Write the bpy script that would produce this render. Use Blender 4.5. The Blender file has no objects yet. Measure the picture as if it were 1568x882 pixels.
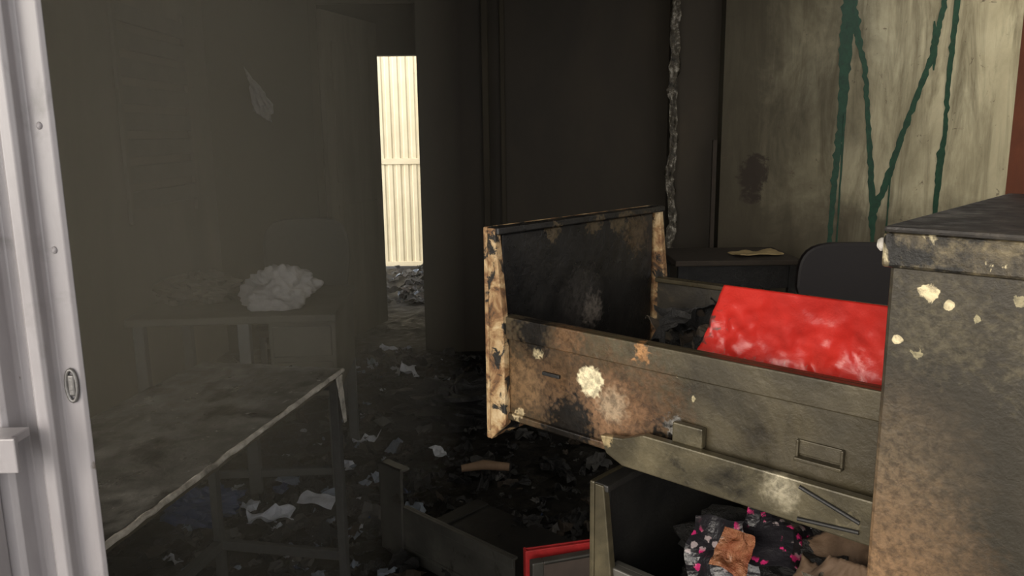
import bpy, math, random
from mathutils import Vector, Matrix, noise
random.seed(7)
scene=bpy.context.scene
COL=scene.collection
H=1.4066

# ------------------------------------------------------------------ materials
def nt(name):
    m=bpy.data.materials.new(name); m.use_nodes=True
    t=m.node_tree; b=t.nodes['Principled BSDF']
    return m,t,b
def noise_node(t,co,scale,detail=6,rough=.6,dist=0.,stretch=(1,1,1),off=(0,0,0)):
    mp=t.nodes.new('ShaderNodeMapping'); mp.inputs['Scale'].default_value=stretch; mp.inputs['Location'].default_value=off
    t.links.new(co,mp.inputs['Vector'])
    n=t.nodes.new('ShaderNodeTexNoise'); n.inputs['Scale'].default_value=scale
    n.inputs['Detail'].default_value=detail; n.inputs['Roughness'].default_value=rough; n.inputs['Distortion'].default_value=dist
    t.links.new(mp.outputs[0],n.inputs['Vector'])
    return n.outputs['Fac']
def ramp(t,fac,stops,interp='LINEAR'):
    r=t.nodes.new('ShaderNodeValToRGB'); e=r.color_ramp.elements
    r.color_ramp.interpolation=interp
    while len(e)<len(stops): e.new(.5)
    for k,(p,c) in enumerate(stops):
        e[k].position=p
        if not isinstance(c,tuple): c=(c,c,c)
        e[k].color=(*c,1)
    t.links.new(fac,r.inputs[0]); return r.outputs[0]
def mathn(t,op,a,b=None,clamp=False):
    m=t.nodes.new('ShaderNodeMath'); m.operation=op; m.use_clamp=clamp
    for k,v in enumerate((a,b)):
        if v is None: continue
        if isinstance(v,(int,float)): m.inputs[k].default_value=v
        else: t.links.new(v,m.inputs[k])
    return m.outputs[0]
def mix(t,fac,a,b):
    m=t.nodes.new('ShaderNodeMix'); m.data_type='RGBA'
    for s,v in ((m.inputs[0],fac),(m.inputs[6],a),(m.inputs[7],b)):
        if isinstance(v,tuple): s.default_value=(*v,1)
        elif isinstance(v,(int,float)): s.default_value=v
        else: t.links.new(v,s)
    return m.outputs[2]
def bumpn(t,b,h,strength,dist=.01):
    n=t.nodes.new('ShaderNodeBump'); n.inputs['Strength'].default_value=strength; n.inputs['Distance'].default_value=dist
    t.links.new(h,n.inputs['Height']); t.links.new(n.outputs[0],b.inputs['Normal'])
def coord(t):
    return t.nodes.new('ShaderNodeTexCoord').outputs['Object']
def grime(name,stops,scale=5,rough=.7,metal=0,bump=.3,bdist=.01,stretch=(1,1,1),dist=.3,patches=(),spots=(),rvar=None,bscale=None,spec=.5):
    """stops ramp on noise; patches: (color,scale,threshold,soft); spots: (center,radius,color,jitter[,soft])"""
    m,t,b=nt(name); co=coord(t)
    f=noise_node(t,co,scale,8,.65,dist,stretch)
    c=ramp(t,f,stops)
    k=0
    for (pc,ps,th,so) in patches:
        k+=1
        pf=noise_node(t,co,ps,7,.62,.6,(1,1,1),(k*3.1,k*1.7,k))
        c=mix(t,ramp(t,pf,[(th,0.),(min(th+so,1),1.)]),c,pc)
    if spots:
        n1=noise_node(t,co,45,8,.75,.8,(1,1,1),(2,5,1))
        vo=t.nodes.new('ShaderNodeTexVoronoi'); vo.inputs['Scale'].default_value=150; t.links.new(co,vo.inputs['Vector'])
        fine=mathn(t,'ADD',mathn(t,'SUBTRACT',n1,.5),mathn(t,'MULTIPLY',mathn(t,'SUBTRACT',vo.outputs['Distance'],.4),.35))
        tone=ramp(t,noise_node(t,co,110,5,.7,.3,(1,1,1),(1,7,4)),[(.38,.45),(.58,1.)])
    for sp in spots:
        ce,ra,sc,ji=sp[:4]; so=sp[4] if len(sp)>4 else .12
        vm=t.nodes.new('ShaderNodeVectorMath'); vm.operation='DISTANCE'
        t.links.new(co,vm.inputs[0]); vm.inputs[1].default_value=ce
        d=mathn(t,'ADD',mathn(t,'SUBTRACT',1.,mathn(t,'DIVIDE',vm.outputs['Value'],ra)),mathn(t,'MULTIPLY',fine,ji))
        mm=t.nodes.new('ShaderNodeMix'); mm.data_type='RGBA'; mm.blend_type='MULTIPLY'; mm.inputs[0].default_value=1
        mm.inputs[6].default_value=(*sc,1); t.links.new(tone,mm.inputs[7])
        c=mix(t,ramp(t,d,[(.05,0.),(.05+so,1.)]),c,mm.outputs[2])
    t.links.new(c,b.inputs['Base Color'])
    b.inputs['Metallic'].default_value=metal; b.inputs['Roughness'].default_value=rough
    b.inputs['Specular IOR Level'].default_value=spec
    if rvar:
        rf=noise_node(t,co,scale*2.3,5,.6,.2,(1,1,1),(5,2,1))
        t.links.new(ramp(t,rf,[(.35,rvar[0]),(.65,rvar[1])]),b.inputs['Roughness'])
    if bump:
        bf=noise_node(t,co,bscale or scale*4,8,.65,.2,(1,1,1),(9,4,2))
        bumpn(t,b,bf,bump,bdist)
    return m
def plain(name,c,rough=.6,metal=0.,bump=.15,scale=40,var=.25):
    lo=tuple(x*(1-var) for x in c); hi=tuple(min(1,x*(1+var)) for x in c)
    return grime(name,[(.3,lo),(.7,hi)],scale=scale,rough=rough,metal=metal,bump=bump,bdist=.003)

CREAM=(.52,.44,.27); SOOT=(.008,.007,.005)
M={}
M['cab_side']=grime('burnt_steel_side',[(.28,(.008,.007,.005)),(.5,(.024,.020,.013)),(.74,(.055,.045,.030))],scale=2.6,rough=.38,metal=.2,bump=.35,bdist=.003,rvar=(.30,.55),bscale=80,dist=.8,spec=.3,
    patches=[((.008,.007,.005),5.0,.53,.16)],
    spots=[((.0,.0,1.09),.11,(.11,.08,.048),.4,1.),((.0,.0,.97),.14,(.20,.12,.062),.4,1.),((.0,.0,.82),.13,(.15,.093,.05),.4,1.),((.045,.0,1.235),.05,(.06,.05,.03),2.4,.6),((.14,.0,1.23),.06,(.06,.05,.03),2.6,.6),((.036,.0,1.262),.008,CREAM,1.6),((.052,.0,1.253),.005,CREAM,1.2),((.012,.0,1.215),.005,CREAM,1.2),((.075,.0,1.243),.004,(.24,.21,.12),4),((.105,.0,1.262),.005,(.22,.19,.11),4),((.03,.0,1.205),.004,(.22,.19,.11),5)])  # broad brown spots down the front edge are painted-in warm light
M['cab_lip']=grime('burnt_steel_lip',[(.35,(.014,.012,.008)),(.48,(.05,.04,.024)),(.64,(.15,.12,.065))],scale=34,rough=.36,metal=.25,bump=.6,bdist=.003,patches=[((.42,.36,.22),42,.60,.05),(SOOT,22,.51,.08)],dist=.6,spec=.4)
M['cab_top']=grime('burnt_steel_top',[(.3,(.010,.009,.008)),(.55,(.026,.023,.020)),(.75,(.065,.055,.042))],scale=14,rough=.5,metal=.2,bump=.6,bdist=.004,rvar=(.38,.75),dist=.8)
M['drawer_side']=grime('burnt_drawer_side',[(.28,(.016,.014,.009)),(.5,(.046,.038,.023)),(.74,(.10,.083,.048))],scale=6,rough=.34,metal=.35,bump=.45,bdist=.002,rvar=(.22,.48),bscale=70,dist=.8,spec=.4,
    patches=[((.010,.008,.006),8,.56,.16),((.12,.10,.065),28,.66,.10)],
    spots=[((-.42,.03,1.07),.14,(.115,.066,.033),.8,.9),((-.30,.03,1.06),.10,(.12,.064,.031),1.0,.8),((-.49,.03,1.06),.05,(.18,.11,.055),1.6,.5),((-.335,.03,1.055),.06,(.24,.135,.072),1.,.8),((-.33,.03,1.065),.028,(.34,.25,.16),1.4,.6),((-.365,.03,1.09),.022,(.80,.70,.46),1.0,.2),((-.455,.03,1.112),.010,(.6,.5,.3),2.),((-.285,.03,1.143),.014,(.36,.19,.08),2.2,.3),((-.235,.03,1.125),.004,CREAM,3.),((-.215,.03,1.10),.004,(.35,.30,.18),3.5),((-.49,.03,1.015),.009,(.5,.40,.24),4.),((-.42,.03,1.012),.007,(.5,.40,.24),4.),((-.40,.03,1.14),.03,(.14,.08,.04),2.,.5),((-.235,.03,1.055),.018,(.20,.19,.17),2.2,.3),((-.46,.03,1.14),.04,(.010,.008,.006),1.8,.5),((-.25,.03,1.015),.045,(.010,.008,.006),2.,.4),((-.40,.03,1.02),.05,(.010,.008,.006),2.,.4)])
M['drawer_rail']=grime('burnt_rail',[(.3,(.026,.022,.014)),(.5,(.062,.053,.032)),(.72,(.125,.105,.062))],scale=10,rough=.32,metal=.38,bump=.45,bdist=.002,bscale=70,spec=.4,
    patches=[((.17,.145,.09),26,.66,.10),(SOOT,13,.57,.12)],spots=[((-.095,.01,1.03),.026,(.32,.285,.2),1.2,.7),((-.325,.01,1.025),.010,(.36,.28,.15),2.8)])
M['drawer_edge']=grime('scorched_edge_paint',[(.34,(.03,.018,.01)),(.44,(.18,.09,.036)),(.54,(.35,.235,.115)),(.7,(.52,.41,.25))],scale=34,rough=.6,metal=.1,bump=.8,bdist=.003,patches=[(SOOT,40,.52,.05)],dist=.6)
M['drawer_front_in']=grime('front_inner_soot',[(.3,(.008,.008,.008)),(.55,(.020,.019,.018)),(.75,(.042,.039,.034))],scale=6,rough=.30,metal=.38,bump=.55,bdist=.003,rvar=(.17,.40),bscale=50,dist=.8,
    patches=[((.04,.031,.02),18,.66,.10)],spots=[((-.53,.22,1.14),.065,(.08,.073,.066),.8,.9),((-.53,.25,1.125),.03,(.20,.175,.15),1.6,.6),((-.53,.37,1.24),.04,(.085,.06,.036),2.4,.5),((-.53,.15,1.264),.018,(.10,.075,.045),3,.3),((-.53,.25,1.264),.02,(.10,.075,.045),3,.3),((-.53,.32,1.264),.022,(.10,.075,.045),3,.3)])
M['soot_metal']=grime('soot_metal',[(.3,(.006,.006,.006)),(.6,(.016,.015,.013)),(.8,(.04,.037,.03))],scale=9,rough=.5,metal=.2,bump=.4,bdist=.004)
M['liner']=grime('drawer_liner',[(.3,(.010,.009,.008)),(.55,(.035,.03,.022)),(.78,(.15,.11,.07))],scale=12,rough=.5,metal=.2,bump=.5,bdist=.004,dist=1.)
M['grey_metal']=grime('sooty_grey_metal',[(.3,(.05,.048,.042)),(.6,(.09,.086,.074)),(.8,(.15,.14,.12))],scale=8,rough=.42,metal=.3,bump=.3,bdist=.002,patches=[((.03,.026,.02),9,.6,.08)])
M['red']=grime('red_vinyl',[(.28,(.22,.009,.007)),(.5,(.38,.018,.013)),(.72,(.46,.03,.02))],scale=5,rough=.30,bump=.5,bdist=.006,bscale=11,dist=.6,
    spots=[((-.245,.06,1.11),.035,(.05,.025,.02),2.6,.3),((-.20,.05,1.10),.05,(.18,.14,.12),2.6,.3),((-.13,.05,1.098),.05,(.24,.19,.17),2.8,.3),((-.235,.08,1.18),.025,(.10,.04,.035),2.6,.3)])
M['red_plain']=plain('red_card',(.38,.02,.02),.5)
M['brown_panel']=grime('brown_scorched_panel',[(.3,(.04,.032,.026)),(.6,(.08,.06,.048)),(.8,(.11,.09,.07))],scale=5,rough=.6,bump=.15)
M['char']=grime('charred_debris',[(.35,(.003,.003,.003)),(.6,(.012,.011,.010)),(.8,(.045,.042,.038))],scale=25,rough=.5,bump=.9,bdist=.01)
M['wall_soot']=grime('sooty_wall',[(.3,(.020,.015,.008)),(.6,(.042,.033,.018)),(.8,(.075,.058,.034))],scale=1.6,rough=.85,bump=.3,stretch=(1,1,.4))
M['wall_black']=grime('black_wall',[(.3,(.018,.013,.006)),(.6,(.033,.024,.012)),(.8,(.056,.040,.020))],scale=1.5,rough=.75,bump=.3,stretch=(1,1,.4))
M['wall_left']=grime('veiled_smoky_wall',[(.3,(.05,.043,.028)),(.55,(.11,.095,.064)),(.8,(.19,.165,.115))],scale=1.3,rough=.9,bump=.3,stretch=(1,1,.5))  # lighter tone stands in for the flare veil over the left side
M['outside']=grime('outside_plaster',[(.3,(.35,.33,.29)),(.7,(.48,.45,.4))],scale=4,rough=.9,bump=.2)
M['floor']=grime('burnt_floor',[(.3,(.005,.004,.003)),(.55,(.013,.011,.008)),(.75,(.040,.034,.025))],scale=7,rough=.7,bump=.8,bdist=.02,rvar=(.45,.9),bscale=30,spec=.25)
M['ground']=grime('outside_ground',[(.3,(.16,.145,.12)),(.7,(.25,.23,.2))],scale=6,rough=.9)
M['gate']=grime('white_gate_paint',[(.3,(.62,.54,.36)),(.7,(.76,.68,.48))],scale=3,rough=.5,bump=.05,patches=[((.5,.4,.25),20,.68,.08)])
M['door_paint']=grime('white_door_paint',[(.3,(.205,.19,.195)),(.6,(.285,.27,.28)),(.8,(.35,.335,.345))],scale=5,rough=.30,bump=.15,bdist=.003,patches=[((.12,.10,.09),26,.69,.04),((.16,.15,.15),9,.59,.14)],stretch=(3,3,.6))
M['rust']=plain('rusty_frame',(.10,.028,.011),.8,0,.4,15)
M['steel']=plain('worn_steel',(.16,.155,.15),.4,.6,.2,60)
M['wood_door']=grime('smoky_wood_door',[(.3,(.07,.06,.04)),(.7,(.15,.125,.085))],scale=3,rough=.8,stretch=(3,3,.4),bump=.2)
M['table']=grime('burnt_table_top',[(.3,(.035,.034,.030)),(.5,(.085,.082,.074)),(.7,(.17,.165,.15))],scale=6,rough=.36,bump=.5,bdist=.004,rvar=(.25,.55),dist=1.,patches=[((.018,.016,.014),5,.54,.1),((.3,.29,.26),30,.66,.04)])
M['table_edge']=grime('peeling_edge',[(.3,(.14,.13,.11)),(.5,(.38,.355,.31)),(.7,(.62,.59,.53))],scale=25,rough=.6,bump=.4)
M['leg']=plain('grey_leg_metal',(.06,.059,.055),.5,.2)
M['desk']=grime('sooty_desk',[(.3,(.035,.031,.022)),(.7,(.09,.08,.058))],scale=4,rough=.8,bump=.3)
M['cloth']=grime('dirty_white_cloth',[(.3,(.17,.16,.14)),(.7,(.32,.30,.265))],scale=9,rough=.9,bump=.6)
M['black']=plain('black_vinyl',(.006,.003,.003),.6)
M['chairgrey']=plain('sooty_chair',(.03,.027,.02),.8)
M['paper']=plain('pale_paper',(.45,.46,.48),.7,0,.2,20)
M['paperw']=plain('buff_paper',(.36,.27,.13),.7,0,.2,20)
M['paper_b']=plain('bluish_paper',(.18,.21,.25),.6,0,.2,20)
M['ash']=plain('grey_ash',(.05,.047,.042),.8,0,.5,30)
M['brownbit']=plain('brown_scrap',(.030,.021,.013),.8,0,.4,30)
M['blue']=plain('blue_plastic',(.02,.04,.10),.5)
M['green']=grime('green_paint',[(.3,(.003,.026,.013)),(.7,(.010,.065,.032))],scale=20,rough=.5,bump=.2)
M['cable']=grime('melted_cable',[(.35,(.03,.026,.018)),(.52,(.10,.085,.06)),(.66,(.5,.46,.38))],scale=20,rough=.22,metal=.2,bump=.8,bdist=.01)
M['card']=grime('brown_cardboard',[(.3,(.04,.022,.011)),(.7,(.10,.06,.032))],scale=6,rough=.8,bump=.3)
M['wood']=plain('scorched_wood',(.19,.12,.07),.8,0,.4,12)

def wrapper():
    m,t,b=nt('floral_wrapper'); co=coord(t)
    v=t.nodes.new('ShaderNodeTexVoronoi'); v.inputs['Scale'].default_value=62
    t.links.new(co,v.inputs['Vector'])
    f=ramp(t,mathn(t,'ADD',v.outputs['Distance'],mathn(t,'MULTIPLY',mathn(t,'SUBTRACT',noise_node(t,co,110,4,.7),.5),.9)),[(.26,1.),(.32,0.)])
    n=noise_node(t,co,18,2,.5,0,(1,1,1),(3,3,3))
    dot=mix(t,ramp(t,n,[(.50,0.),(.53,1.)]),(.40,.02,.11),(.24,.20,.20))
    n2=noise_node(t,co,14,3,.5,0,(1,1,1),(8,1,3))
    f=mathn(t,'MULTIPLY',f,ramp(t,n2,[(.48,0.),(.53,1.)]))
    t.links.new(mix(t,f,(.012,.011,.013),dot),b.inputs['Base Color']); b.inputs['Roughness'].default_value=.28
    bumpn(t,b,noise_node(t,co,25),.5,.01); return m
M['wrapper']=wrapper()
M['foil']=grime('copper_foil_wrapper',[(.35,(.16,.035,.012)),(.55,(.26,.11,.05)),(.68,(.5,.42,.36))],scale=22,rough=.25,metal=.4,bump=.8,bdist=.01,dist=1.)

def stained():
    m,t,b=nt('stained_cream_wall'); co=coord(t)
    sx=t.nodes.new('ShaderNodeSeparateXYZ'); t.links.new(co,sx.inputs[0])
    base=ramp(t,noise_node(t,co,2.2,9,.65,.5,(1,1,.6)),[(.3,(.34,.30,.19)),(.5,(.49,.44,.29)),(.7,(.62,.57,.39))])
    streak=ramp(t,noise_node(t,co,4,8,.68,.6,(2.2,1,.3),(2,2,2)),[(.43,0.),(.66,.85)])
    c=mix(t,streak,base,(.13,.11,.063))
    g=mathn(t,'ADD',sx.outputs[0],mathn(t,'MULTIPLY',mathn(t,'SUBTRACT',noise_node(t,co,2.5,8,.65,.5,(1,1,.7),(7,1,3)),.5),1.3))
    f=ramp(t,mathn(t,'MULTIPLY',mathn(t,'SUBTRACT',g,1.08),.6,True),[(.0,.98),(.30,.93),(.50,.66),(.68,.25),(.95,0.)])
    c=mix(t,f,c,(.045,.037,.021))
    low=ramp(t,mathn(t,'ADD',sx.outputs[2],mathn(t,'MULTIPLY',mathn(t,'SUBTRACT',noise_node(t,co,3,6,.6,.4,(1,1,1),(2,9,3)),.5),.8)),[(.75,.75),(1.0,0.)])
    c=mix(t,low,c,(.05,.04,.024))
    sc=noise_node(t,co,11,6,.7,.6,(1,1,1),(4,8,3)); c=mix(t,ramp(t,sc,[(.63,0.),(.68,.75)]),c,(.07,.052,.034))
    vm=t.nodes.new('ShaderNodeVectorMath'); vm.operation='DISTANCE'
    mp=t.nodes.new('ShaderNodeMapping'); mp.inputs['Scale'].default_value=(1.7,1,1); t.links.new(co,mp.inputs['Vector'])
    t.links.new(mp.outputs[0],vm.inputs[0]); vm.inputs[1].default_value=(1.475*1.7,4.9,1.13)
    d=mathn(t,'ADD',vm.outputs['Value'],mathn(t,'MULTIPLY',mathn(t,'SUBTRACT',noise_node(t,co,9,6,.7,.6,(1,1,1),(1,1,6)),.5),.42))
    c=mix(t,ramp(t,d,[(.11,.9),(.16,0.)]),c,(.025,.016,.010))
    t.links.new(c,b.inputs['Base Color']); b.inputs['Roughness'].default_value=.85
    bumpn(t,b,noise_node(t,co,14),.35,.01); return m
M['wall_light']=stained()

# ------------------------------------------------------------------ mesh helpers
def obj(name,verts,faces,mat,parent=None,smooth=False):
    me=bpy.data.meshes.new(name); me.from_pydata([tuple(v) for v in verts],[],faces); me.update()
    o=bpy.data.objects.new(name,me); COL.objects.link(o)
    mats=mat if isinstance(mat,(list,tuple)) else [mat]
    for mm in mats: me.materials.append(mm)
    if smooth:
        for p in me.polygons: p.use_smooth=True
    if parent: o.parent=parent
    return o
def empty(name,loc=(0,0,0),rz=0.,parent=None,rx=0,ry=0):
    e=bpy.data.objects.new(name,None); COL.objects.link(e); e.location=loc; e.rotation_euler=(rx,ry,rz); e.empty_display_size=.1
    if parent: e.parent=parent
    return e
BF=[(0,3,2,1),(4,5,6,7),(0,1,5,4),(1,2,6,5),(2,3,7,6),(3,0,4,7)]
def boxes(name,lst,mat,parent=None,bevel=.0,mtx=None):
    V=[];F=[]
    for (a,b) in lst:
        x0,y0,z0=a;x1,y1,z1=b;n=len(V)
        V+=[(x0,y0,z0),(x1,y0,z0),(x1,y1,z0),(x0,y1,z0),(x0,y0,z1),(x1,y0,z1),(x1,y1,z1),(x0,y1,z1)]
        F+=[tuple(n+i for i in f) for f in BF]
    if mtx: V=[mtx@Vector(v) for v in V]
    o=obj(name,V,F,mat,parent)
    if bevel:
        m=o.modifiers.new('b','BEVEL'); m.width=bevel; m.segments=2; m.limit_method='ANGLE'
    return o
def prism(name,poly,axis,a,b,mat,parent=None,bevel=0.):
    def P(u,v,w): return {'x':(w,u,v),'y':(u,w,v),'z':(u,v,w)}[axis]
    n=len(poly); V=[P(u,v,a) for u,v in poly]+[P(u,v,b) for u,v in poly]
    F=[tuple(range(n)),tuple(range(2*n-1,n-1,-1))]+[(i,i+n,(i+1)%n+n,(i+1)%n) for i in range(n)]
    o=obj(name,V,F,mat,parent)
    import bmesh
    bm=bmesh.new(); bm.from_mesh(o.data); bmesh.ops.recalc_face_normals(bm,faces=bm.faces); bm.to_mesh(o.data); bm.free()
    if bevel:
        m=o.modifiers.new('b','BEVEL'); m.width=bevel; m.segments=2; m.limit_method='ANGLE'
    return o
def tube(name,pts,r,mat,parent=None,res=3):
    cu=bpy.data.curves.new(name,'CURVE'); cu.dimensions='3D'; cu.bevel_depth=1.; cu.bevel_resolution=res
    s=cu.splines.new('POLY'); s.points.add(len(pts)-1)
    for k,p in enumerate(pts):
        s.points[k].co=(*p,1); s.points[k].radius=r[k] if isinstance(r,(list,tuple)) else r
    cu.materials.append(mat); o=bpy.data.objects.new(name,cu); COL.objects.link(o)
    dg=bpy.context.evaluated_depsgraph_get(); me=bpy.data.meshes.new_from_object(o.evaluated_get(dg))
    bpy.data.objects.remove(o)
    n=bpy.data.objects.new(name,me); COL.objects.link(n)
    if parent:n.parent=parent
    for p in me.polygons:p.use_smooth=True
    return n
def crumple(name,size,mat,loc,rot=(0,0,0),amp=.02,freq=20,n=14,parent=None,seed=0,fold=0.,thick=.001):
    sx,sy=size;V=[];F=[]
    for j in range(n+1):
        for i in range(n+1):
            u=(i/n-.5);v=(j/n-.5)
            p=Vector((u*sx,v*sy,0))
            q=Vector((p.x*freq+seed*7.3,p.y*freq,seed))
            d=noise.noise_vector(q)*amp+noise.noise_vector(q*2.3)*amp*.5
            p=p+Vector((d.x*.7,d.y*.7,d.z+abs(noise.noise(q*.6))*amp*1.2+fold*abs(u)*sx))
            V.append(p)
    for j in range(n):
        for i in range(n):
            a=j*(n+1)+i; F.append((a,a+1,a+n+2,a+n+1))
    o=obj(name,V,F,mat,parent); o.location=loc; o.rotation_euler=rot
    s=o.modifiers.new('s','SOLIDIFY'); s.thickness=thick
    return o
def lump(name,size,mat,loc,seed=0,parent=None,amp=.35,freq=3.,n=24,rz=0,smooth=False):
    V=[];F=[]
    for j in range(n+1):
        th=math.pi*j/n
        for i in range(n*2):
            ph=math.pi*i/n
            d=Vector((math.sin(th)*math.cos(ph),math.sin(th)*math.sin(ph),math.cos(th)))
            r=1+amp*noise.noise(d*freq+Vector((seed,seed*2,0)))+amp*.6*abs(noise.noise(d*freq*2.5+Vector((seed,0,3))))+amp*.25*noise.noise(d*freq*7)
            V.append((d.x*r*size[0],d.y*r*size[1],d.z*r*size[2]))
    w=n*2
    for j in range(n):
        for i in range(w):
            F.append((j*w+i,(j+1)*w+i,(j+1)*w+(i+1)%w,j*w+(i+1)%w))
    o=obj(name,V,F,mat,parent,smooth); o.location=loc;o.rotation_euler=(0,0,rz)
    return o
def leaf(name,A,B,Cc,Dd,th,mat,parent,n=26,amp=.003,freq=16,damp=False):
    A,B,Cc,Dd=map(Vector,(A,B,Cc,Dd)); N=(B-A).cross(Dd-A).normalized(); V=[];Fc=[]
    for j in range(n+1):
        for i in range(n+1):
            u=i/n;v=j/n
            P=A*(1-u)*(1-v)+B*u*(1-v)+Cc*u*v+Dd*(1-u)*v
            q=Vector((u*freq*.5+v*3,v*freq*.15-u*2,1.3))
            k=(1-v**3) if damp else 1
            V.append(P+N*k*(noise.noise(q)*amp*1.2+noise.noise(q*2.5)*amp*.7+noise.noise(q*6)*amp*.25))
    for j in range(n):
        for i in range(n):
            a=j*(n+1)+i;Fc.append((a,a+1,a+n+2,a+n+1))
    o=obj(name,V,Fc,mat,parent,True)
    m=o.modifiers.new('s','SOLIDIFY'); m.thickness=th; m.offset=-1
    return o

# ------------------------------------------------------------------ camera
f,p,r=1253.1,.1909,-.0124
c,s=math.cos(p),math.sin(p)
F=Vector((0,c,-s));U0=Vector((0,s,c));R0=Vector((1,0,0))
R=R0*math.cos(r)+U0*math.sin(r); U=U0*math.cos(r)-R0*math.sin(r)
cam=bpy.data.cameras.new('camera'); cam.lens=f/1600*36; cam.sensor_width=36; cam.clip_start=.02
co=bpy.data.objects.new('camera',cam); COL.objects.link(co)
co.matrix_world=Matrix((( R.x,U.x,-F.x,0),(R.y,U.y,-F.y,0),(R.z,U.z,-F.z,H),(0,0,0,1))); scene.camera=co

# ------------------------------------------------------------------ room shell
def floorgrid():
    nx,ny=150,190;V=[];Fc=[]
    x0,x1,y0,y1=-2.2,3.3,1.15,8.6
    for j in range(ny+1):
        for i in range(nx+1):
            x=x0+(x1-x0)*i/nx;y=y0+(y1-y0)*j/ny
            q=Vector((x*5,y*5,0))
            z=max(0,noise.noise(q)*.03+noise.noise(q*2.7)*.02+noise.noise(q*6)*.008)*min(1,(y-1.15)*3)
            V.append((x,y,z))
    for j in range(ny):
        for i in range(nx):
            a=j*(nx+1)+i;Fc.append((a,a+1,a+nx+2,a+nx+1))
    return obj('floor',V,Fc,M['floor'])
floorgrid()
boxes('ground_outside',[((-6,-5,-.1),(7,1.16,0)),((-6,1.16,-.12),(-2.2,9,-.02)),((3.3,1.16,-.12),(7,9,-.02)),((-2.3,1.1,-.14),(3.4,12,-.04))],M['ground'])
boxes('wall_left',[((-2.05,1.1,0),(-1.9,5.2,2.8))],M['wall_left'])
boxes('wall_back',[((-2.05,5.2,0),(-1.22,5.32,2.8)),((-1.22,5.2,2.22),(-.57,5.32,2.8))],M['wall_soot'])
boxes('wall_back_centre',[((-.57,5.2,0),(1.34,5.32,2.8)),((-.57,5.10,0),(-.15,5.2,2.8))],M['wall_black'])
boxes('trim_1',[((-.17,5.06,0),(-.13,5.2,2.8)),((-.06,5.17,0),(-.03,5.2,2.8)),((-1.24,5.17,0),(-1.19,5.2,2.24)),((-1.24,5.17,2.20),(-.55,5.2,2.25))],M['wall_soot'],bevel=.006)
boxes('wall_partition',[((1.0,5.0,0),(1.30,5.2,2.8))],M['wall_black'])
boxes('wall_right_back',[((1.27,4.9,0),(3.3,5.0,2.8))],M['wall_light'])
boxes('wall_right',[((3.2,1.24,0),(3.3,4.9,2.8))],M['wall_light'])
boxes('wall_front',[((-2.05,1.02,0),(-1.7,1.14,2.8)),((-1.7,1.02,0),(-.68,1.14,.80)),((-.74,1.02,.80),(-.68,1.14,2.8)),((-1.7,1.02,2.4),(-.68,1.14,2.8)),((-.68,1.02,2.45),(.8,1.14,2.8)),
  ((.81,1.12,0),(.9,1.24,2.8)),((.9,1.12,0),(3.1,1.24,.7)),((.9,1.12,2.6),(3.1,1.24,2.8)),((3.1,1.12,0),(3.3,1.24,2.8))],M['outside'])  # side openings are unseen, added to let sky light into the room
boxes('ceiling',[((-2.05,1.02,2.8),(1.8,5.32,2.9)),((1.8,1.02,2.8),(3.3,3.0,2.9)),((1.8,4.3,2.8),(3.3,5.32,2.9)),((3.1,3.0,2.8),(3.3,4.3,2.9))],M['wall_soot'])  # gap at right back is an added roof opening to light the cream wall
boxes('ceiling_rear',[((-2.05,5.32,2.5),(3.3,6.5,2.6))],M['wall_soot'])
boxes('wall_rear_room',[((-2.05,6.4,0),(-1.045,6.5,2.6)),((-.70,6.4,0),(.6,6.5,2.6)),((-1.045,6.4,2.005),(-.70,6.5,2.6)),((-2.05,5.32,0),(-1.95,6.4,2.6)),((.5,5.32,0),(.6,6.4,2.6))],M['wall_black'])
boxes('added_shade_slab',[((-3.5,-1.8,2.95),(4.,1.1,3.05))],M['outside'])  # unseen slab added overhead to shade the near objects
boxes('trim_2',[((.748,1.14,0),(.81,1.22,2.45))],M['rust'],bevel=.004)

e=empty('door_1',(-1.19,5.24,0),math.radians(72))
boxes('leaf',[((0,-.02,.02),(.74,.02,2.18))],M['wood_door'],e,bevel=.004)
boxes('leaf_panels',[((.1,-.028,.25),(.64,-.018,.95)),((.1,-.028,1.1),(.64,-.018,2.0))],M['wood_door'],e,bevel=.006)

def gate():
    e=empty('corrugated_gate',(0,8.5,0))
    x=-2.2;prof=[];per=.084
    while x<.2:
        prof+=[(x,0),(x+.036,0),(x+.048,.012),(x+.072,.012)]; x+=per
    V=[];Fc=[]
    for (a,b) in prof: V+=[(a,b,.03),(a,b,2.6)]
    for i in range(len(prof)-1): Fc.append((2*i,2*i+2,2*i+3,2*i+1))
    obj('corrugated_sheet',V,Fc,M['gate'],e)
    boxes('rail',[((-2.2,-.012,1.10),(.2,-.001,1.16)),((-2.2,-.012,.02),(.2,-.001,.07)),((-2.2,-.012,2.5),(.2,-.001,2.6))],M['gate'],e,bevel=.003)
gate()

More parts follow.
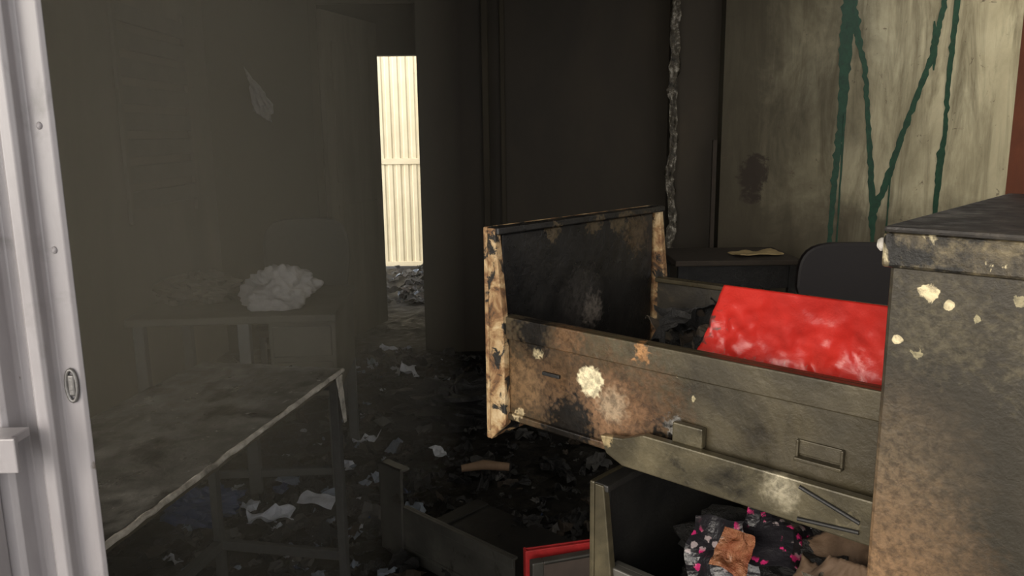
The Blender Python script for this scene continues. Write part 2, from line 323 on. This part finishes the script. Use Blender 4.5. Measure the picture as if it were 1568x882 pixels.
def graffiti():
    V=[];Fc=[]
    def stroke(pts,seed):
        P=[]
        for k in range(len(pts)-1):
            for q in range(16):
                t_=q/16.; a=pts[k];b=pts[k+1]
                P.append([a[i]*(1-t_)+b[i]*t_ for i in range(3)])
        P.append(list(pts[-1])); base=len(V)
        for k,(x,z,w) in enumerate(P):
            a=P[max(0,k-1)];b=P[min(len(P)-1,k+1)]
            dx,dz=b[0]-a[0],b[1]-a[1];L=math.hypot(dx,dz);nx,nz=-dz/L,dx/L
            wl=w*.5*(1+.8*noise.noise(Vector((z*26,seed,0))));wr=w*.5*(1+.8*noise.noise(Vector((z*26,seed,5))))
            yy=4.899-.0008*seed
            V.append((x+nx*wl,yy,z+nz*wl));V.append((x-nx*wr,yy,z-nz*wr))
            if k: n=base+2*k; Fc.append((n-2,n-1,n+1,n))
    stroke([(1.99,2.3,.07),(1.982,1.95,.08),(1.985,1.5,.05),(1.965,1.1,.038),(1.955,.6,.025)],1)
    stroke([(1.985,2.3,.05),(2.006,2.1,.06),(2.06,1.9,.036),(2.103,1.76,.030),(2.153,1.38,.030),(2.211,.92,.042)],2)
    stroke([(2.56,2.3,.03),(2.53,2.05,.035),(2.488,1.80,.035),(2.358,1.38,.036),(2.27,1.05,.042),(2.211,.90,.05),(2.222,.70,.018)],3)
    stroke([(2.49,2.02,.012),(2.505,1.85,.035),(2.51,1.74,.008)],4)
    stroke([(2.615,2.15,.036),(2.602,1.65,.03),(2.61,1.36,.026),(2.597,1.25,.046),(2.590,.88,.03)],5)
    stroke([(2.0,1.5,.015),(2.0,.72,.01)],6); stroke([(2.30,1.2,.012),(2.30,.7,.008)],7)
    obj('graffiti_lettering',V,Fc,M['green'])
graffiti()
def peel():
    n=150;m=5;V=[];Fc=[]
    for k in range(n+1):
        z=2.78-k*(2.2/n)
        for j in range(m+1):
            u=j/m-.5
            wd=.045+.05*abs(noise.noise(Vector((z*7,2,0))))
            V.append((.985+.03*noise.noise(Vector((z*4,0,0)))+u*wd+.012*noise.noise(Vector((z*30,u*4,1))),4.965+.03*noise.noise(Vector((z*14,u*5,3)))-abs(u)*.02,z))
    for k in range(n):
        for j in range(m):
            a=k*(m+1)+j;Fc.append((a,a+1,a+m+2,a+m+1))
    o=obj('peeling_corner_strip',V,Fc,M['cable'],None,True); o.modifiers.new('s','SOLIDIFY').thickness=.004
peel()

# ------------------------------------------------------------------ filing cabinet
cab=empty('filing_cabinet',(.3464,.7251,0),-.7513)
D=.60
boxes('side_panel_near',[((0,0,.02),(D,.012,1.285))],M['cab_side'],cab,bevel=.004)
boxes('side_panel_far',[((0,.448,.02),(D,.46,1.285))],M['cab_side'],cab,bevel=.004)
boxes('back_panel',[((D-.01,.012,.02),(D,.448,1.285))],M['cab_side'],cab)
boxes('top_panel',[((-.006,-.006,1.314),(D,.466,1.32))],M['cab_top'],cab,bevel=.003)
boxes('top_lip',[((-.006,-.006,1.282),(D,.004,1.314)),((-.006,.004,1.282),(.006,.456,1.314)),((-.006,.456,1.282),(D,.466,1.314))],M['cab_lip'],cab,bevel=.003)
boxes('front_frame',[((0,.012,1.27),(.02,.448,1.285)),((0,.012,.96),(.02,.448,.972)),((0,.012,.652),(.02,.448,.664)),((0,.012,.345),(.02,.448,.357)),((0,.012,.0),(.02,.448,.045)),((.02,.012,.02),(D-.01,.448,.03))],M['soot_metal'],cab)
boxes('feet',[((.01,.01,0),(.05,.05,.02)),((.01,.41,0),(.05,.45,.02)),((D-.05,.01,0),(D-.01,.05,.02)),((D-.05,.41,0),(D-.01,.45,.02))],M['soot_metal'],cab)
lump('corner_rivet',(.005,.004,.006),M['table_edge'],(-.008,.002,1.302),1,cab,n=10,amp=.15)

def drawer(par,L,zt,ms,near_y=.03,far_y=.43,tag='drawer',hf=.31,back=0.0,side_h=.146,front=True):
    side,rim,edge,inn,inside=ms
    zb=zt-hf+.04; zr=zb+side_h
    x0=-L
    if front:
        boxes(tag+'_front_sheet',[((x0-.028,.02,zt-hf),(x0-.020,.44,zt))],edge,par,bevel=.002)
        boxes(tag+'_front_inner_panel',[((x0-.019,.04,zt-hf+.01),(x0-.010,.42,zt-.012))],inn,par,bevel=.002)
        boxes(tag+'_front_top_lip',[((x0-.020,.02,zt-.010),(x0+.002,.44,zt))],inn,par,bevel=.002)
        for nm,ya,yb in (('near',.018,.030),('far',.430,.442)):
            prism(tag+'_front_flange_'+nm,[(x0-.018,zt-.001),(x0-.004,zt-.001),(x0+.010,zt-.13),(x0+.012,zt-hf+.03),(x0-.018,zt-hf)],'y',ya,yb,edge,par,bevel=.0015)
    for nm,ya,yb,sg in (('near',near_y,near_y+.004,-1),('far',far_y-.004,far_y,1)):
        if not front and sg>0: continue
        boxes(tag+'_side_'+nm,[((x0,ya,zb if front else .0),(back,yb,zr))],side,par)
        yo=(ya-.006,ya+.002) if sg<0 else (yb-.002,yb+.006)
        boxes(tag+'_rim_'+nm,[((x0-.002,yo[0],zr-.032),(back,yo[1],zr)),((x0,yo[0],zb-.004),(back,yo[1],zb+.006))],side,par,bevel=.002)
        yi=(yb,yb+.012) if sg<0 else (ya-.012,ya)
        boxes(tag+'_rolled_edge_'+nm,[((x0,yi[0],zr-.008),(back,yi[1],zr))],side,par,bevel=.002)
    boxes(tag+'_bottom',[((x0,near_y,zb),(back,far_y,zb+.004))],inside,par)
    if front: boxes(tag+'_liner',[((x0,near_y+.0045,zb+.005),(back,near_y+.0055,zr-.009)),((x0,far_y-.0055,zb+.005),(back,far_y-.0045,zr-.009))],M['liner'],par)
    return zb,zr
msA=(M['drawer_side'],M['drawer_side'],M['drawer_edge'],M['drawer_front_in'],M['soot_metal'])
msB=(M['grey_metal'],M['grey_metal'],M['drawer_rail'],M['soot_metal'],M['soot_metal'])
drawer(cab,.519,1.279,msA,tag='upper_drawer',back=.02)
drawer(cab,.330,.959,msB,tag='second_drawer',back=.25,hf=.30)
drawer(cab,-.03,.649,msB,tag='third_drawer',back=.3,hf=.295)
drawer(cab,-.03,.342,msB,tag='bottom_drawer',back=.3,hf=.29)
prism('slide_rail_near',[(0,.998),(-.30,.998),(-.325,1.008),(-.335,1.030),(-.30,1.034),(-.27,1.046),(-.20,1.046),(0,1.046)],'y',.010,.022,M['drawer_rail'],cab,bevel=.002)
prism('slide_rail_far',[(0,.998),(-.30,.998),(-.335,1.030),(-.27,1.046),(0,1.046)],'y',.438,.446,M['drawer_rail'],cab,bevel=.002)
prism('slide_rail_low',[(0,.690),(-.20,.690),(-.23,.72),(-.17,.736),(0,.736)],'y',.010,.022,M['drawer_rail'],cab,bevel=.002)
boxes('rail_tab',[((-.235,.018,1.045),(-.195,.028,1.070))],M['drawer_rail'],cab,bevel=.002)
boxes('slot_handle',[((-.088,.020,1.062),(-.038,.030,1.066)),((-.088,.024,1.062),(-.085,.030,1.084)),((-.041,.024,1.062),(-.038,.030,1.084)),((-.088,.0275,1.068),(-.038,.0305,1.084))],M['drawer_side'],cab,bevel=.001)
boxes('slit',[((-.445,.026,1.083),(-.415,.031,1.088))],M['soot_metal'],cab,bevel=.001)
tube('stamped_ridge_a',[(-.075,.009,1.040),(-.012,.009,1.020)],.0022,M['soot_metal'],cab)
tube('stamped_ridge_b',[(-.075,.009,1.004),(-.012,.009,1.010)],.0022,M['soot_metal'],cab)

fe=empty('red_folder',(.3464,.7251,0),-.7513)
leaf('cover_front',(-.245,.046,1.085),(-.004,.046,1.085),(-.004,.135,1.217),(-.237,.135,1.217),.004,M['red'],fe,n=60,amp=.009,freq=14,damp=True)
leaf('cover_back',(-.245,.066,1.078),(-.004,.066,1.078),(-.004,.153,1.211),(-.237,.153,1.211),.004,M['red'],fe)
leaf('spine',(-.238,.134,1.214),(-.004,.134,1.214),(-.004,.154,1.208),(-.238,.154,1.208),.004,M['red'],fe,amp=.0005)
boxes('pages',[((-.235,.07,1.075),(-.01,.09,1.11))],M['ash'],fe)
pile=empty('burnt_paper_pile',(.3464,.7251,0),-.7513)
lump('char_lump_a',(.055,.05,.05),M['char'],(-.33,.27,1.075),3,pile,.7,4)
lump('char_lump_b',(.06,.05,.05),M['char'],(-.26,.30,1.09),5,pile,.8,4)
lump('char_lump_c',(.06,.05,.045),M['char'],(-.29,.20,1.065),9,pile,.8,4)
for k in range(24):
    crumple('charred_sheet_%d'%k,(.06,.05),M['char'] if k%5 else M['brownbit'],(-.23-.15*random.random(),.16+.19*random.random(),1.09+.05*random.random()),(random.random()*2-1,random.random()*2-1,random.random()*6),.02,30,10,pile,k)
co2=empty('crumpled_wrappers',(.3464,.7251,0),-.7513)
crumple('floral_bag',(.15,.12),M['wrapper'],(-.13,.19,.89),(.35,.15,.4),.02,16,20,co2,3)
crumple('floral_bag_flap',(.09,.09),M['wrapper'],(-.22,.13,.86),(.7,-.3,.2),.018,16,18,co2,8)
crumple('copper_wrapper',(.04,.055),M['foil'],(-.19,.10,.885),(.9,.2,.3),.012,30,16,co2,5)
crumple('clear_wrapper',(.05,.05),M['cable'],(-.06,.07,.89),(.8,.2,.9),.02,30,16,co2,6)
lump('dark_bag',(.13,.10,.05),M['char'],(-.17,.22,.82),4,co2,.5,3)
lump('dark_bag_b',(.10,.09,.05),M['char'],(-.05,.2,.85),6,co2,.5,3)
cb=empty('torn_cardboard_box',(.3464,.7251,0),-.7513)
leaf('flap_a',(-.15,.045,.84),(-.01,.045,.85),(-.01,.085,.935),(-.07,.10,.925),.003,M['card'],cb,amp=.008,freq=8)
leaf('flap_b',(-.15,.18,.87),(-.01,.07,.88),(-.01,.14,.955),(-.09,.20,.935),.003,M['card'],cb,amp=.008,freq=8)
leaf('flap_c',(-.12,.04,.86),(-.04,.04,.86),(-.03,.09,.89),(-.11,.12,.90),.003,M['card'],cb,amp=.01,freq=8)

fd=empty('detached_file_drawer',(-.024,2.107,.012),-.7513)
drawer(fd,.5,.31,(M['grey_metal'],M['grey_metal'],M['grey_metal'],M['soot_metal'],M['soot_metal']),tag='loose_drawer',back=.0,front=False)
boxes('corner_post',[((-.61,.018,0),(-.495,.03,.315)),((-.61,.018,0),(-.598,.06,.315)),((-.61,.018,.305),(-.495,.06,.315))],M['grey_metal'],fd,bevel=.003)
boxes('base_return',[((-.56,.03,0),(-.50,.43,.05))],M['soot_metal'],fd,bevel=.003)
pf=empty('loose_drawer_front',(.045,1.93,.01),math.radians(17))
boxes('front_plate',[((0,-.004,0),(.42,.004,.285))],M['brown_panel'],pf,bevel=.003)
boxes('edge_returns',[((-.002,-.006,0),(.03,.022,.288)),((.39,-.006,0),(.42,.022,.288)),((.03,-.004,.275),(.39,.022,.287))],M['grey_metal'],pf,bevel=.003)
rf=empty('red_folder',(.03,1.975,.01),math.radians(14))
boxes('cover',[((.0,.0,0),(.30,.006,.296)),((.0,.018,0),(.30,.024,.294)),((-.003,.0,0),(.003,.024,.296))],M['red_plain'],rf,bevel=.002)

# ------------------------------------------------------------------ left metal door / jamb
dj=empty('steel_door',(0,0,0))
prof=[(-.54,.95),(-.472,.852),(-.476,.848),(-.498,.848),(-.501,.843),(-.501,.832),(-.505,.828),(-.516,.828),(-.520,.832),(-.522,.846),(-.527,.850),(-.541,.850),(-.545,.845),(-.547,.826),(-.552,.822),(-.585,.822),(-.600,.822),(-.606,.83),(-.64,.83),(-.66,.80),(-.9,.80),(-.9,.95)]
prism('jamb_profile',prof[::-1],'z',.0,2.42,M['door_paint'],dj,bevel=.0012)
boxes('latch_bracket',[((-.60,.79,1.092),(-.522,.822,1.102)),((-.60,.786,1.064),(-.517,.792,1.102)),((-.60,.79,1.062),(-.54,.82,1.068))],M['door_paint'],dj,bevel=.0015)
boxes('lower_panel',[((-.9,.79,.0),(-.562,.822,1.06))],M['door_paint'],dj,bevel=.004)
pts=[(-.485+.006*math.cos(a),.846,1.14+.018*math.sin(a)) for a in [i*math.pi/10 for i in range(21)]]
tube('keeper_ring',pts,.0022,M['steel'],dj)
boxes('keeper_slot',[((-.489,.844,1.128),(-.481,.8485,1.152))],M['steel'],dj,bevel=.002)
lump('jamb_screw_a',(.003,.003,.004),M['door_paint'],(-.487,.848,1.42),1,dj,.1,3,8)
lump('jamb_screw_b',(.003,.003,.004),M['door_paint'],(-.487,.848,1.29),1,dj,.1,3,8)

# ------------------------------------------------------------------ table on the left
ang=math.atan2(-1.0,-.19)
tb=empty('work_table',(-.49,2.22,0),ang)
Wd=.44; Ln=1.04; T=.75
ly=Vector((-math.sin(ang),math.cos(ang))); sg=1 if ly.x<0 else -1
def yb(a,b): return (min(a*sg,b*sg),max(a*sg,b*sg))
a0,a1=yb(0,Wd)
def tabletop():
    n=40;V=[];Fc=[]
    for j in range(n+1):
        for i in range(n+1):
            x=Ln*i/n;y=(Wd*j/n)*sg
            z=T+.004*noise.noise(Vector((x*9,y*9,0)))+.003*noise.noise(Vector((x*30,y*30,0)))
            V.append((x,y,z))
    for j in range(n):
        for i in range(n):
            a=j*(n+1)+i;q=(a,a+1,a+n+2,a+n+1);Fc.append(q if sg>0 else q[::-1])
    return obj('top_skin',V,Fc,M['table'],tb,True)
tabletop()
boxes('top_board',[((.0,a0+.001,T-.022),(Ln,a1-.001,T-.006))],M['desk'],tb)
pts=[(x*Ln/40,-.001*sg,T-.006+.003*noise.noise(Vector((x*.9,0,0)))) for x in range(41)]
tube('peeling_edge_band',pts,[.006+.003*abs(noise.noise(Vector((x*.8,4,0)))) for x in range(41)],M['table_edge'],tb)
pts=[(-.001,sg*y*Wd/20,T-.008) for y in range(21)]
tube('end_edge_band',pts,.006,M['leg'],tb)
y0,y1=yb(.005,.03); y2,y3=yb(Wd-.03,Wd-.005)
boxes('legs',[((.01,y0,.0),(.035,y1,T-.02)),((.01,y2,0),(.035,y3,T-.02)),((Ln-.035,y0,0),(Ln-.01,y1,T-.02)),((Ln-.035,y2,0),(Ln-.01,y3,T-.02))],M['leg'],tb,bevel=.002)
ya,yz=min(y0,y2),max(y1,y3)
boxes('stretchers',[((.012,ya,.16),(.03,yz,.19)),((.012,ya,.69),(.03,yz,.73)),((.03,y2,.16),(Ln-.03,y3,.19))],M['leg'],tb,bevel=.002)
leaf('hanging_edge_strip',(.02,-.012*sg,.60),(.045,-.014*sg,.60),(.07,-.008*sg,T-.01),(.03,-.008*sg,T-.01),.002,M['table_edge'],tb,n=8)

# ------------------------------------------------------------------ back-left desk, chair
dk=empty('office_desk',(-1.0,3.2,0),math.radians(4))
boxes('desk_top',[((-.45,-.3,.72),(.32,.3,.75))],M['desk'],dk,bevel=.006)
boxes('drawer_unit',[((.06,-.26,.42),(.31,.28,.72)),((.075,-.27,.44),(.295,-.258,.56)),((.075,-.27,.58),(.295,-.258,.70))],M['desk'],dk,bevel=.005)
boxes('legs',[((-.43,-.28,0),(-.39,-.24,.72)),((.27,-.28,0),(.31,-.24,.42)),((-.05,-.28,0),(-.005,-.24,.72)),((-.43,.24,0),(-.39,.28,.72)),((.27,.24,0),(.31,.28,.42)),((-.39,-.27,.10),(.27,-.25,.13))],M['leg'],dk,bevel=.003)
lump('crumpled_cloth',(.13,.09,.08),M['cloth'],(-.91,3.08,.815),11,None,.6,1.2,40,smooth=True)
lump('scorched_bag',(.15,.13,.06),M['desk'],(-1.27,3.20,.80),8,None,.4,2.4)
def chair(name,loc,rz,mat,w=.46,top=.9):
    e=empty(name,loc,rz)
    n=16;poly=[];zb_=.52
    for i in range(n+1):
        a=math.pi*i/n; ca,sa=math.cos(a),math.sin(a)
        poly.append((w/2*math.copysign(abs(ca)**.5,ca),top-.22+.22*abs(sa)**.6))
    poly+= [(-w/2*.85,zb_),(w/2*.85,zb_)]
    prism('backrest',poly,'y',.20,.245,mat,e,bevel=.015)
    boxes('seat',[((-w/2,-.22,.42),(w/2,.22,.48))],mat,e,bevel=.02)
    boxes('legs',[((-w/2+.02,-.2,0),(-w/2+.05,-.17,.42)),((w/2-.05,-.2,0),(w/2-.02,-.17,.42)),((-w/2+.02,.19,0),(-w/2+.05,.22,.6)),((w/2-.05,.19,0),(w/2-.02,.22,.6))],M['leg'],e,bevel=.004)
    return e
chair('office_chair',(-1.08,4.1,0),math.radians(8),M['chairgrey'],.46,.97)
chair('office_chair',(1.64,3.62,0),math.radians(-5),M['black'],.54,.87)
st=empty('side_table',(1.22,4.5,0))
boxes('top',[((-.34,-.25,.69),(.34,.25,.72))],M['brownbit'],st,bevel=.006)
boxes('legs',[((-.32,-.23,0),(-.28,-.19,.69)),((.28,-.23,0),(.32,-.19,.69)),((-.32,.19,0),(-.28,.23,.69)),((.28,.19,0),(.32,.23,.69)),((-.3,-.22,.56),(.3,-.2,.69))],M['char'],st)
crumple('paper_sheets',(.26,.14),M['paperw'],(1.36,4.42,.735),(.0,.0,.2),.012,9,12,None,2,thick=.006)
boxes('leaning_pole',[((-.012,-.012,0),(.012,.012,1.35))],M['brownbit'],None,mtx=Matrix.Translation((1.22,4.86,0)))
hc=empty('hanging_cloth',(0,0,0))
leaf('drape',(-1.60,5.14,1.56),(-1.49,5.12,1.49),(-1.47,5.12,1.60),(-1.645,5.16,1.83),.003,M['cloth'],hc,n=18,amp=.035,freq=11)
rk=empty('wall_rack',(-1.89,4.4,0))
boxes('slats',[((0,-.42,1.05+.13*k),(.02,.42,1.14+.13*k)) for k in range(8)],M['desk'],rk,bevel=.006)
boxes('uprights',[((0,-.44,.98),(.02,-.40,2.1)),((0,.40,.98),(.02,.44,2.1))],M['wall_left'],rk,bevel=.004)

# ------------------------------------------------------------------ debris
def debris(name,n,region,sz,mats,weights,seed,zlift=.02):
    rnd=random.Random(seed);V=[];Fc=[];mi=[]
    for k in range(n):
        x,y=region(rnd);s_=sz[0]+(sz[1]-sz[0])*rnd.random()**3
        z=.012+rnd.random()*zlift
        m=Matrix.Translation((x,y,z+s_*.12))@Matrix.Rotation(rnd.random()*6.28,4,'Z')@Matrix.Rotation(rnd.gauss(0,.28),4,'X')@Matrix.Rotation(rnd.gauss(0,.28),4,'Y')
        g=4;b=len(V);asp=.3+.7*rnd.random();mat=rnd.choices(range(len(mats)),weights)[0]
        for j in range(g+1):
            for i in range(g+1):
                u=i/g-.5;v=j/g-.5
                sh=1-.45*rnd.random()*(abs(u)+abs(v))
                V.append(m@Vector((u*s_*sh,v*s_*asp*sh,noise.noise(Vector((u*3+k,v*3,k*.7)))*s_*.35)))
        for j in range(g):
            for i in range(g):
                a=b+j*(g+1)+i;Fc.append((a,a+1,a+g+2,a+g+1));mi.append(mat)
    o=obj(name,V,Fc,mats)
    for q,i in zip(o.data.polygons,mi): q.material_index=i
    s=o.modifiers.new('s','SOLIDIFY');s.thickness=.002
    return o
ms=[M['char'],M['ash'],M['brownbit'],M['paper'],M['paper_b'],M['blue']]
debris('floor_debris',2300,lambda r:(r.uniform(-1.75,1.0),1.7+r.random()**1.3*3.25),(.02,.12),ms,[82,16,7,.4,.7,.3],1,.03)
def clampg(r):
    while True:
        x,y=r.gauss(-.80,.28),r.gauss(2.75,.38)
        if -1.4<x<-.35 and 2.05<y<3.6: return x,y
debris('paper_scraps',240,clampg,(.03,.13),ms,[34,30,8,12,9,2],2,.03)
debris('rear_room_debris',160,lambda r:(r.uniform(-1.25,-.62) if r.random()<.5 else r.uniform(-1.0,-.72),r.uniform(6.55,8.3)),(.05,.2),ms,[60,16,6,4,6,1],3,.03)
debris('hallway_debris',80,lambda r:(min(-.6,max(-1.0,r.gauss(-.75,.15))),r.uniform(4.4,5.1) if r.random()<.6 else r.uniform(3.6,4.4)),(.04,.18),ms,[30,20,8,12,8,0],4,.03)
sk=empty('scorched_wood_stick',(-.12,3.0,.10),math.radians(4))
tube('stick',[(-.09,0,0),(0,.01,.008),(.10,-.005,.0)],[.014,.02,.016],M['wood'],sk)
crumple('crumpled_paper',(.16,.10),M['paper'],(-.86,2.62,.09),(.1,.1,.3),.04,12,14,None,5)
crumple('crumpled_paper',(.13,.08),M['paper'],(-.72,2.75,.09),(.1,.1,-.2),.015,9,12,None,8)
lump('blue_bag',(.12,.09,.06),M['blue'],(-1.15,2.75,.07),2,None,.5,3)
lump('rubble_heap',(.30,.25,.10),M['char'],(-.30,3.9,.05),2,None,.6,3)

# ------------------------------------------------------------------ added scatter volume imitating lens-flare veil on the left of the room
def make_flare_veil():
    m=bpy.data.materials.new('flare_veil'); m.use_nodes=True; t=m.node_tree
    for n in list(t.nodes): t.nodes.remove(n)
    o=t.nodes.new('ShaderNodeOutputMaterial'); v=t.nodes.new('ShaderNodeVolumeScatter')
    v.inputs['Color'].default_value=(1,.89,.66,1); v.inputs['Density'].default_value=.155; v.inputs['Anisotropy'].default_value=0.
    t.links.new(v.outputs[0],o.inputs['Volume'])
    prism('flare_veil',[(-1.89,1.26),(-.52,1.26),(-.20,3.3),(-1.2,4.0),(-1.89,4.2)],'z',.0,2.79,m)
make_flare_veil()

# ------------------------------------------------------------------ light: hazy sky, brightest low behind-left of the doorway
w=bpy.data.worlds.new('world'); scene.world=w; w.use_nodes=True
t=w.node_tree; bg=t.nodes['Background']
tc=t.nodes.new('ShaderNodeTexCoord'); vm=t.nodes.new('ShaderNodeVectorMath'); vm.operation='DOT_PRODUCT'
d=Vector((-.62,-.68,.34)).normalized(); vm.inputs[1].default_value=d
t.links.new(tc.outputs['Generated'],vm.inputs[0])
dd=mathn(t,'POWER',mathn(t,'MAXIMUM',vm.outputs['Value'],0.),7.)
st_=mathn(t,'ADD',mathn(t,'MULTIPLY',dd,9.),1.8)
t.links.new(mix(t,dd,(1.,.98,.97),(1.,.91,.78)),bg.inputs[0]); t.links.new(st_,bg.inputs[1])
scene.view_settings.view_transform='Standard'
scene.view_settings.exposure=0
